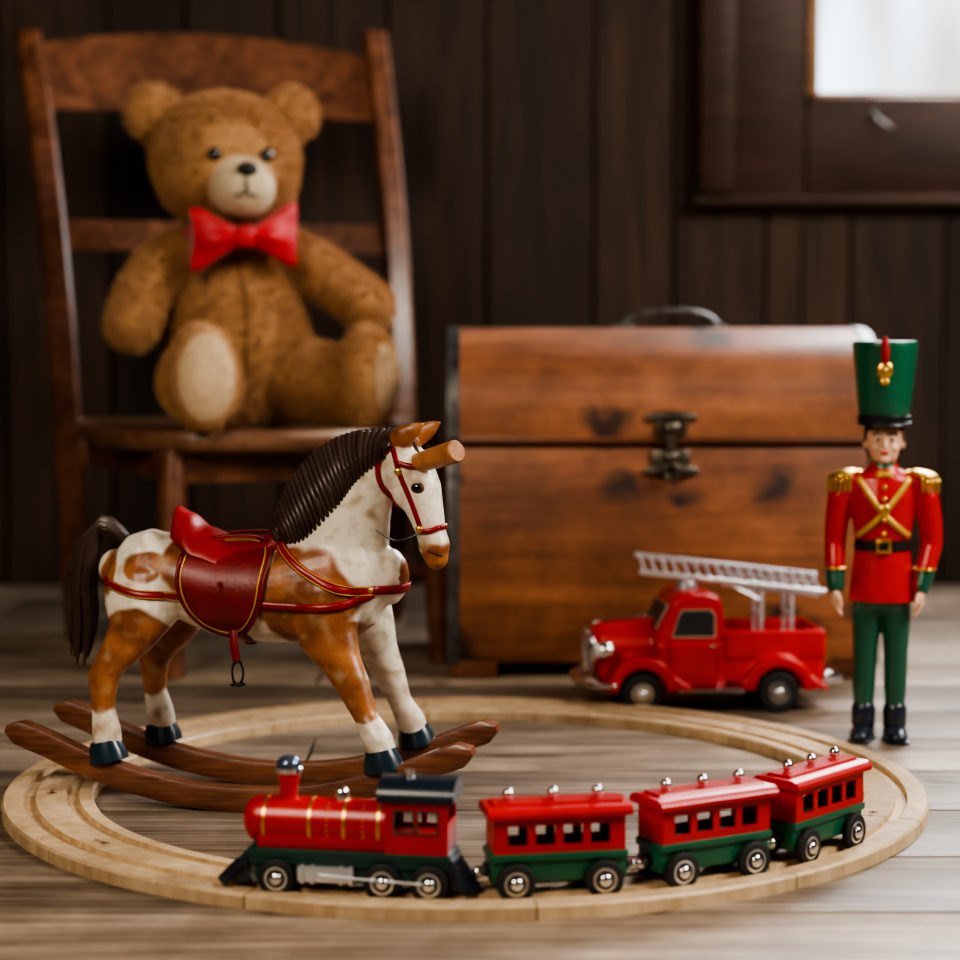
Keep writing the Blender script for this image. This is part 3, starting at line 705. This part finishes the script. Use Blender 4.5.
P=[tube([(0,.0,.055),(0,0,.11),(-.003,.004,.165),(-.006,.01,.215),(-.010,.012,.255)],[(.085,.078),(.096,.088),(.087,.08),(.066,.062),(.048,.05)],side=(1,0,0),seg=28),
   ell((hx,.0,.353),(.096,.082,.084)),ell((hx,-.02,.325),(.090,.068,.062)),ell((mxx,-.078,.310),(.042,.042,.036)),
   ell((hx-.092,.008,.410),(.037,.018,.037),RY(-.4)),ell((hx+.088,.008,.414),(.037,.018,.037),RY(.4)),
   tube([(-.07,0,.232),(-.105,-.015,.205),(-.130,-.035,.17),(-.142,-.05,.135)],[.032,.034,.032,.034],seg=20),
   tube([(.055,0,.232),(.1,-.015,.208),(.140,-.03,.182),(.170,-.045,.158)],[.033,.034,.032,.033],seg=20),
   tube([(-.045,-.0,.062),(-.060,-.09,.06),(-.066,-.16,.055)],[.056,.050,.043],side=(1,0,0),seg=20),ell((-.066,-.19,.068),(.042,.034,.066)),
   tube([(.05,-.01,.062),(.10,-.06,.058),(.138,-.1,.052)],[.056,.05,.044],side=(0,0,1),seg=20),ell((.153,-.122,.066),(.042,.034,.066),RZ(math.radians(48)))]
bo=fuse('body',P,.0045,M_bear,BR,4,bearcol)
BB=bvh(bo)
M_eye=paint('glass_eye',(.008,.006,.005),.05,coat=1)
P=[]; keep=[]
for s in (-1,1):
    p=cast(BB,mxx+s*.034-.002,.352,'y-',.0); P.append(ell(p+Vector((0,-.003,0)),(.0095,.0075,.0095))); keep.append((p.copy(),.013))
obj('eyes',J(*P),M_eye,BR)
p=cast(BB,mxx+.002,.330,'y-',0); keep.append((p.copy(),.015))
obj('nose',J(ell(p+Vector((0,-.002,.001)),(.014,.010,.0095))),paint('nose_thread',(.012,.01,.01),.4,bump=.3,bs=500),BR)
P=[ribbon(BB,[(mxx,.324),(mxx,.302)],.0025,'y-',.003,8),ribbon(BB,[(mxx-.014,.298),(mxx-.007,.299),(mxx,.302),(mxx+.007,.299),(mxx+.014,.298)],.0022,'y-',.003,16)]
o=obj('mouth_stitch',J(*P),M_black,BR); solid(o,.001)
o=obj('belly_seam',ribbon(BB,[(-.008,.23),(0,.17),(.0,.11),(0,.06)],.003,'y-',.004,20),paint('seam_thread',(.22,.10,.04),.9),BR); solid(o,.001)
def sk(c):
    for q,r in keep:
        if (c-q).length<r: return 0
    if c.z<.004: return 0
    if c.y<-.07 and c.z>.26 and abs(c.x-mxx)<.045: return .4
    if c.y<-.19 and c.z<.15: return .35
    return 1
fur('fur',bo,110000,.0115,.0014,M_bear,BR,bearcol,sk)
M_bow=paint('red_satin',(.56,.007,.020),.5,var=.3,sheen=.3,ns=25)
bx,bz=-.001,.246; by=-.088
P=[]
for s in (-1,1):
    V=[];F=[];N=16;K=30
    for i in range(N+1):
        t=i/N; xx=bx+s*(.004+.066*t); hz=.010+.031*min(1,t*1.25)**1.1; hy=.007+.013*math.sin(PI*min(1,t*.8+.1))
        for j in range(K):
            a=2*PI*j/K; rip=1+.16*math.sin(a*6+1)*(1-t*.3)
            V.append(Vector((xx-s*.006*t*(1-abs(math.sin(a))),by-.004+hy*rip*math.cos(a)+.012*t,bz+hz*math.sin(a)+.004*s*t)))
    for i in range(N):
        for j in range(K): F.append((i*K+j,i*K+(j+1)%K,(i+1)*K+(j+1)%K,(i+1)*K+j))
    F.append(tuple(range(K))); F.append(tuple(N*K+j for j in range(K))); P.append((V,F))
P.append(rbox(bx-.013,bx+.013,by-.020,by+.012,bz-.015,bz+.015,.008,3))
obj('bow_tie',J(*P),M_bow,BR)
obj('neck_ribbon',T(torus((0,0,0),.052,.008),Matrix.Translation((-.008,-.018,.252))@Matrix.Diagonal((1.12,1.25,1,1))),M_bow,BR)
# ------------------------------------------------------------------ fire truck
FT=root('toy_fire_truck',(.265,2.368,0),5,1.0)
P=[]
P.append(tube([(-.134,0,.066),(-.125,0,.067),(-.09,0,.068),(-.05,0,.07)],[(.020,.027),(.027,.031),(.034,.033),(.041,.036)],seg=28,cap=False))
P.append(extr([(-.13,.04),(-.13,.06),(-.05,.07),(-.05,.03),(-.12,.03)],'y',-.028,.028))
cabp=[(-.067,.03),(-.067,.088),(-.062,.1),(-.048,.128),(-.04,.135),(-.028,.1385),(-.006,.1385),(.006,.134),(.012,.124),(.014,.1),(.014,.03)]
P.append(extr(cabp,'y',-.042,.042)); P.append(extr([(a*.98-.0005,b_*.97+.001) for a,b_ in cabp],'y',-.047,.047)); P.append(rbox(-.066,.013,-.05,.05,.03,.082,.006))
P.append(rbox(.010,.132,-.050,.050,.032,.072,.008,3)); 
P+= [rbox(.012,.132,-.052,-.044,.06,.095,.004,3),rbox(.012,.132,.044,.052,.06,.095,.004,3),rbox(.012,.02,-.05,.05,.06,.095,.004),rbox(.124,.132,-.05,.05,.06,.095,.004)]
for wx,x0,x1 in ((-.085,-.13,-.035),(.074,.03,.12)):
    for sg in (-1,1):
        y0,y1=(-.067,-.03) if sg<0 else (.03,.067)
        P.append(arch(wx,.025,.028,.041,y0,y1,.05,PI-.05))
        P.append(extr([(wx+.036,.043),(wx+.028,.03),(wx+.058,.026),(wx+.058,.030)],'y',y0,y1))
        P.append(extr([(wx-.036,.043),(wx-.030,.03),(wx-.046,.03),(wx-.044,.036)],'y',y0,y1))
fuse('body',P,.0016,M_red,FT,3)
wp=[[],[],[]]
for x in (-.085,.074):
    for sg in (-1,1):
        o=(x,sg*.056,.024); M=RX(PI/2)
        wp[0].append(lathe([(.012,-.0085),(.021,-.0085),(.0235,-.006),(.024,0),(.0235,.006),(.021,.0085),(.012,.0085)],o,M)); wp[1].append(lathe([(.0125,-.0093),(.0125,.0093)],o,M)); wp[1].append(ell((x,sg*.066,.024),(.006,.004,.006)))
        wp[2].append(torus((x,sg*.0655,.024),.0095,.0012,M))
    wp[2].append(cyl((x,-.056,.024),(x,.056,.024),.004))
obj('tyres',J(*wp[0]),M_tire,FT); obj('hubcaps',J(*wp[1]),M_chrome,FT); obj('axles',J(*wp[2]),M_black,FT)
obj('undercarriage',rbox(-.12,.125,-.03,.03,.022,.04,.002),M_black,FT)
P=[rbox(-.044,.034,-.066,-.045,.024,.031,.003),rbox(-.044,.034,.045,.066,.024,.031,.003)]
P.append(tube(resample([(-.118,-.066,.036),(-.14,-.06,.034),(-.15,-.035,.034),(-.152,0,.034),(-.15,.035,.034),(-.14,.06,.034),(-.118,.066,.036)],24),[(.0035,.007)]*25,side=(0,0,1),seg=12))
P.append(tube(resample([(.128,-.066,.042),(.145,-.055,.038),(.15,-.03,.037),(.15,.03,.037),(.145,.055,.038),(.128,.066,.042)],24),[(.007,.0035)]*25,side=(0,0,1),seg=12))
P.append(rbox(-.15,-.12,-.02,.02,.03,.036)); P.append(rbox(.12,.15,-.02,.02,.033,.039))
P.append(ell((-.135,0,.066),(.006,.021,.027)))
for k in range(-3,4): P.append(tube([(-.1415,k*.005,.045),(-.143,k*.005,.066),(-.1405,k*.005,.088)],[.0013]*3,seg=6))
for sg in (-1,1): P.append(ell((-.125,sg*.042,.072),(.013,.0105,.0105)))
P.append(tube([(-.132,0,.099),(-.11,0,.103),(-.07,0,.106)],[.002,.002,.0015],seg=8))
obj('chrome_trim',J(*P),M_chrome,FT)
obj('headlight_lenses',J(*[ell((-.1345,sg*.042,.072),(.005,.0088,.0088)) for sg in (-1,1)]),M_white,FT)
P=[]; fr=[]
sw=[(-.047,.088),(-.040,.112),(-.036,.118),(-.004,.118),(.001,.112),(.001,.088)]
for y0,y1,y2,y3 in ((-.0487,-.046,-.0480,-.046),(.046,.0487,.046,.0480)):
    P.append(extr(sw,'y',y0,y1)); fr.append(extr([(-.023+(a+.023)*1.06,.103+(b_-.103)*1.10) for a,b_ in sw],'y',y2,y3))
def quadbox(x0,z0,x1,z1,y0,y1,o,t):
    d=Vector((x1-x0,0,z1-z0)).normalized(); n_=Vector((-d.z,0,d.x)); V=[]
    for a in (o,o-t):
        for (xx,zz) in ((x0,z0),(x1,z1)):
            for yv in (y0,y1): V.append(Vector((xx,yv,zz))+n_*a)
    return V,[(0,1,3,2),(4,6,7,5),(0,2,6,4),(1,5,7,3),(0,4,5,1),(2,3,7,6)]
P.append(quadbox(-.064,.097,-.0515,.122,-.035,-.002,.0026,.004)); P.append(quadbox(-.064,.097,-.0515,.122,.002,.035,.0026,.004))
fr.append(quadbox(-.0648,.0945,-.0505,.1245,-.038,.038,.0018,.004))
obj('cab_windows',J(*P),M_glass,FT); obj('window_frames',J(*fr),M_chrome,FT)
obj('door_line',J(*[J(rbox(-.052,-.0512,y_,y_+.0006,.04,.085),rbox(.004,.0048,y_,y_+.0006,.04,.085),rbox(-.052,.0048,y_,y_+.0006,.04,.0408)) for y_ in (-.0508,.0502)]),M_dleather,FT)
obj('door_handles',J(rbox(-.005,.003,-.053,-.050,.076,.079,.001),rbox(-.005,.003,.050,.053,.076,.079,.001)),M_chrome,FT)
obj('beacon',J(lathe([(.012,.137),(.012,.141),(.0105,.146),(.007,.1505),(.0001,.152)],(-.023,0,0)),lathe([(.014,.136),(.014,.139)],(-.023,0,0))),M_silver,FT)
P=[]
A=Vector((-.082,0,.168)); Bq=Vector((.138,0,.142))
dd=(Bq-A); LD=[]
for sg in (-.025,.025):
    LD.append(rbox(0,dd.length,sg-.0022,sg+.0022,-.003,.003,.0008))
for i in range(17):
    xx=dd.length*(i+.5)/17; LD.append(cyl((xx,-.025,0),(xx,.025,0),.0019,seg=8))
for sg in (-.018,.018): LD.append(rbox(.10,dd.length-.005,sg-.0015,sg+.0015,-.010,-.005,.0005))
for i in range(7):
    xx=.105+(dd.length-.115)*i/6; LD.append(cyl((xx,-.018,-.0075),(xx,.018,-.0075),.0015,seg=8))
P.append(T(J(*LD),Matrix.Translation(A)@Matrix.Rotation(math.atan2(-dd.z,dd.x),4,'Y')@Matrix.Rotation(math.radians(17),4,'X')))
for x in (.062,.098):
    for sg in (-.02,.02): P.append(rbox(x-.0025,x+.0025,sg-.002,sg+.002,.06,.144-(x-.062)*.12+sg*.29,.0005))
    P.append(rbox(x-.0025,x+.0025,-.02,.02,.105,.11,.0005))
for sg in (-.02,.02):
    P.append(cyl((.03,sg,.147+sg*.29),(.062,sg,.125),.002,seg=8)); 
P.append(rbox(.055,.105,-.026,.026,.06,.073,.002))
obj('ladder',J(*P),M_silver,FT)
# ------------------------------------------------------------------ soldier
SO=root('toy_soldier',(.43,2.158,0),-8)
P=[tube([(0,0,.155),(0,0,.175),(0,0,.205),(0,-.001,.235),(0,-.001,.262),(0,0,.282),(0,0,.294),(0,0,.304)],[(.033,.024),(.0305,.022),(.027,.019),(.032,.0215),(.036,.023),(.035,.0195),(.016,.013),(.0115,.0115)],side=(1,0,0),seg=28)]
for s,pts in ((-1,[(-.035,0,.278),(-.045,.0,.262),(-.0485,.001,.235),(-.050,.001,.212),(-.050,-.006,.190),(-.049,-.012,.168)]),(1,[(.035,0,.278),(.045,0,.262),(.050,.001,.235),(.0515,.001,.212),(.046,-.006,.190),(.040,-.012,.168)])):
    P.append(tube(pts,[.013,.0138,.0127,.0115,.0108,.0098],seg=20))
for s,x2 in ((-1,-.0175),(1,.0155)):
    P.append(tube([(s*.0145,0,.165),(s*.0155,0,.13),((s*.0155+x2)/2,-.001,.095),(x2,0,.06),(x2,0,.028)],[.0160,.0155,.0130,.0122,.0098],seg=20))
def solcol(p):
    x,y,z=p
    arm=abs(x)>.0355 and z<.25
    if z<.152 and not arm: return (.010,.085,.05)
    if arm and z<.186: return (.010,.085,.05)
    return (.48,.009,.011)
sb=fuse('body',P,.0016,vcol('painted_uniform',.36,.25),SO,3,solcol)
SBV=bvh(sb)
obj('coat_skirt',tube([(0,0,.212),(0,0,.19),(0,0,.165),(0,0,.152)],[(.0285,.0205),(.0315,.0235),(.0345,.0265),(.0355,.0275)],side=(1,0,0),seg=36,cap=False),M_red,SO)
obj('belt',tube([(0,0,.206),(0,0,.2175)],[(.0302,.0223),(.0298,.0218)],side=(1,0,0),seg=36,cap=False),M_black,SO)
obj('buckle',J(rbox(-.008,.008,-.026,-.0215,.2045,.219,.001)),M_gold,SO)
obj('buckle_center',rbox(-.005,.005,-.0268,-.025,.2075,.216,.0005),M_black,SO)
P=[ribbon(SBV,[(-.026,.283),(-.002,.248),(.026,.222)],.0055,'y-',.0014,24),ribbon(SBV,[(.026,.283),(.0,.248),(-.026,.222)],.0055,'y-',.0020,24),
   ribbon(SBV,[(-.008,.285),(0,.287),(.008,.285)],.003,'y-',.001,8)]
o=obj('cross_belts',J(*P),M_goldp,SO); solid(o,.0015)
P=[]
for z in (.225,.24,.262,.274):
    p=cast(SBV,0,z,'y-',.0025); P.append(sph(p,.0026,12))
p=cast(SBV,0,.25,'y-',.004); P.append(ell(p,(.006,.002,.007)))
obj('buttons',J(*P),M_gold,SO)
obj('collar',J(lathe([(.0165,.288),(.0135,.293),(.0128,.303),(.0118,.303)],(0,0,0))),M_green,SO)
obj('collar_trim',J(torus((0,0,.3025),.0126,.001),torus((0,0,.2895),.0162,.001)),M_gold,SO)
P=[]
for s in (-1,1):
    P.append(ell((s*.0425,0,.2865),(.0165,.0175,.0055),RY(s*.22))); P.append(rbox(s*.03-.008,s*.03+.008,-.006,.006,.287,.2915,.002))
    for k in range(18):
        a=2*PI*k/18; bx_=s*.0425+.015*math.cos(a); by_=.016*math.sin(a)
        if s*math.cos(a)>-.5: P.append(tube([(bx_,by_,.284-(.0035 if s*math.cos(a)>0 else 0)),(bx_+s*.001,by_*1.03,.270)],[.0018,.0015],seg=6))
obj('epaulettes',J(*P),M_gold,SO)
P=[]
for s,x,y in ((-1,-.0498,-.0085),(1,.0440,-.0085)): P.append(torus((x,y,.187),.0110,.0014,None))
obj('cuff_trim',J(*P),M_gold,SO)
M_skin=paint('painted_skin',(.72,.42,.28),.4,coat=.3,var=.08)
P=[]
for s,x in ((-1,-.0490),(1,.0390)):
    pp=[tube([(x,-.012,.166),(x,-.013,.158),(x,-.014,.150)],[(.0055,.007),(.0052,.0088),(.0048,.0085)],side=(1,0,0),seg=14)]
    for i,(dy,l) in enumerate(((-.0063,.012),(-.0021,.0135),(.0021,.0128),(.0063,.0105))):
        y=-.014+dy
        pp.append(tube([(x,y,.151),(x-s*.001,y,.151-l*.45),(x-s*.0035,y-.0005,.151-l*.8),(x-s*.006,y-.001,.151-l)],[.0022,.0021,.0019,.0016],seg=8))
    pp.append(tube([(x-s*.002,-.019,.160),(x-s*.004,-.0235,.154),(x-s*.0055,-.0245,.147)],[.0026,.0024,.0018],seg=8))
    P+=pp
fuse('hands',P,.0007,M_skin,SO,2)
P=[ell((0,-.001,.326),(.0198,.0205,.0235)),ell((0,-.004,.312),(.0155,.0165,.0150)),ell((0,-.0155,.3035),(.006,.005,.0045)),
   tube([(0,-.0205,.327),(0,-.0235,.320),(0,-.0243,.3175)],[.0018,.0026,.003],side=(1,0,0),seg=10),
   ell((-.0195,.0,.320),(.003,.005,.0068)),ell((.0195,.0,.320),(.003,.005,.0068)),cyl((0,0,.292),(0,0,.312),.0108),
   ell((-.009,-.0145,.3155),(.006,.005,.0055)),ell((.009,-.0145,.3155),(.006,.005,.0055))]
hd=fuse('head',P,.0009,M_skin,SO,2); HB=bvh(hd)
P=[];Q=[];Rr=[]
for s in (-1,1):
    p=cast(HB,s*.0075,.3245,'y-',0); P.append(ell(p,(.0034,.0012,.0019))); Q.append(ell(p+Vector((0,-.0008,0)),(.0019,.001,.0019)))
    Rr.append(ribbon(HB,[(s*.0035,.3295),(s*.008,.3312),(s*.0125,.329)],.0014,'y-',.0004,8))
obj('eye_whites',J(*P),M_white,SO); obj('pupils',J(*Q),M_eye,SO)
o=obj('eyebrows',J(*Rr),paint('brow_brown',(.05,.022,.012),.6),SO); solid(o,.0008)
p=cast(HB,0,.3105,'y-',0); obj('lips',J(ell(p+Vector((0,.0004,.0008)),(.0052,.0016,.0012)),ell(p+Vector((0,.0004,-.0008)),(.0042,.0016,.0013))),paint('lips_red',(.45,.06,.05),.4),SO)
obj('hair',J(ell((0,.003,.333),(.0212,.0208,.016)),ell((-.0185,-.003,.330),(.003,.006,.009)),ell((.0185,-.003,.330),(.003,.006,.009)),ell((0,.008,.322),(.0185,.0155,.016))),paint('hair_brown',(.09,.035,.015),.5),SO)
obj('hat',lathe([(.0245,.341),(.0262,.343),(.0285,.365),(.0315,.395),(.0338,.419),(.0345,.425),(.0335,.428),(.030,.4285),(.0001,.4285)],(0,.001,0),None,48),paint('hat_green',(.008,.11,.055),.34,coat=.3),SO)
obj('hat_band',J(lathe([(.0266,.340),(.0278,.341),(.0284,.349),(.0268,.3505)],(0,.001,0),None,48)),M_black,SO)
V=[];F=[];N=20
for i in range(N+1):
    a=PI+PI*i/N
    for r,dz in ((.0255,0),(.0255+.010*abs(math.sin(a))**.8,-.0045*abs(math.sin(a)))): V.append(Vector((r*math.cos(a),.001+r*math.sin(a),.3425+dz)))
for i in range(N): F.append((2*i,2*i+1,2*i+3,2*i+2))
o=obj('visor',(V,F),M_black,SO); solid(o,.0018)
obj('chin_strap',T(torus((0,0,0),.0208,.0009,RX(PI/2)),Matrix.Translation((0,-.004,.322))@Matrix.Diagonal((1,1,1.15,1))@Matrix.Rotation(.25,4,'X')),M_black,SO)
obj('hat_badge',J(ell((-.002,-.0315,.398),(.0085,.003,.0095)),sph((-.002,-.033,.398),.0035,12),ell((-.002,-.0305,.386),(.005,.002,.004))),M_gold,SO)
obj('plume',tube([(-.002,-.034,.408),(-.002,-.035,.418),(-.002,-.034,.430)],[.0042,.0048,.0032],seg=14),paint('plume_red',(.35,.008,.01),.7,bump=.4),SO)
P=[]
for s,x,rz in ((-1,-.0175,-.25),(1,.0155,.12)):
    b_=J(tube([(0,0,.034),(0,0,.018)],[.0128,.0125],seg=18),tube([(0,.004,.0098),(0,-.010,.0092),(0,-.024,.0072)],[(.0125,.0095),(.0120,.0088),(.0095,.0066)],side=(1,0,0),seg=18),rbox(-.0115,.0115,-.028,.016,0,.004,.0015))
    P.append(T(b_,Matrix.Translation((x,0,0))@Matrix.Rotation(rz,4,'Z')))
obj('boots',J(*P),M_navy,SO)
# ------------------------------------------------------------------ lights
def area(name,loc,tgt,sx,sy,en,col):
    l=bpy.data.lights.new(name,'AREA'); l.shape='RECTANGLE'; l.size=sx; l.size_y=sy; l.energy=en; l.color=col
    o=bpy.data.objects.new(name,l); COL.objects.link(o); o.location=loc
    o.rotation_euler=(Vector(tgt)-Vector(loc)).to_track_quat('-Z','Y').to_euler(); return o
area('key_right',(1.6,1.4,1.5),(.1,1.75,.05),.9,.8,50,(1,.95,.86))  # added key lamp inside the room; the right wall has no window
area('fill_left',(-.9,.35,1.45),(-.1,2.0,.2),.7,.7,26,(1,.87,.70))  # added warm fill lamp at the front left, not from any opening
area('daylight_window',(.98,3.42,1.3),(.2,1.4,.0),.7,.8,38,(.96,.97,1))
w=bpy.data.worlds.new('World'); S.world=w; w.use_nodes=True; nt=w.node_tree
bg=nt.nodes['Background']; bg.inputs['Strength'].default_value=3.0
tc=nt.nodes.new('ShaderNodeTexCoord'); mp=nt.nodes.new('ShaderNodeMapping'); mp.inputs['Scale'].default_value=(1,1,.2)
nn=nt.nodes.new('ShaderNodeTexNoise'); nn.inputs['Scale'].default_value=22
rr=nt.nodes.new('ShaderNodeValToRGB'); rr.color_ramp.elements[0].position=.4; rr.color_ramp.elements[1].position=.6
rr.color_ramp.elements[0].color=(.36,.36,.35,1); rr.color_ramp.elements[1].color=(.74,.9,1,1)
nt.links.new(tc.outputs['Generated'],mp.inputs[0]); nt.links.new(mp.outputs[0],nn.inputs['Vector']); nt.links.new(nn.outputs['Fac'],rr.inputs[0]); nt.links.new(rr.outputs[0],bg.inputs['Color'])
# ------------------------------------------------------------------ camera
cd=bpy.data.cameras.new('camera'); cam=bpy.data.objects.new('camera',cd); COL.objects.link(cam)
cam.location=(0,0,.44); cam.rotation_euler=(math.radians(90-4.226),0,0)
cd.sensor_width=36; cd.lens=2030/960*36
cd.dof.use_dof=True; cd.dof.focus_distance=1.80; cd.dof.aperture_fstop=3.3
cd.clip_start=.05
S.camera=cam
try: S.view_settings.look='AgX - High Contrast'
except Exception as e: print(e)
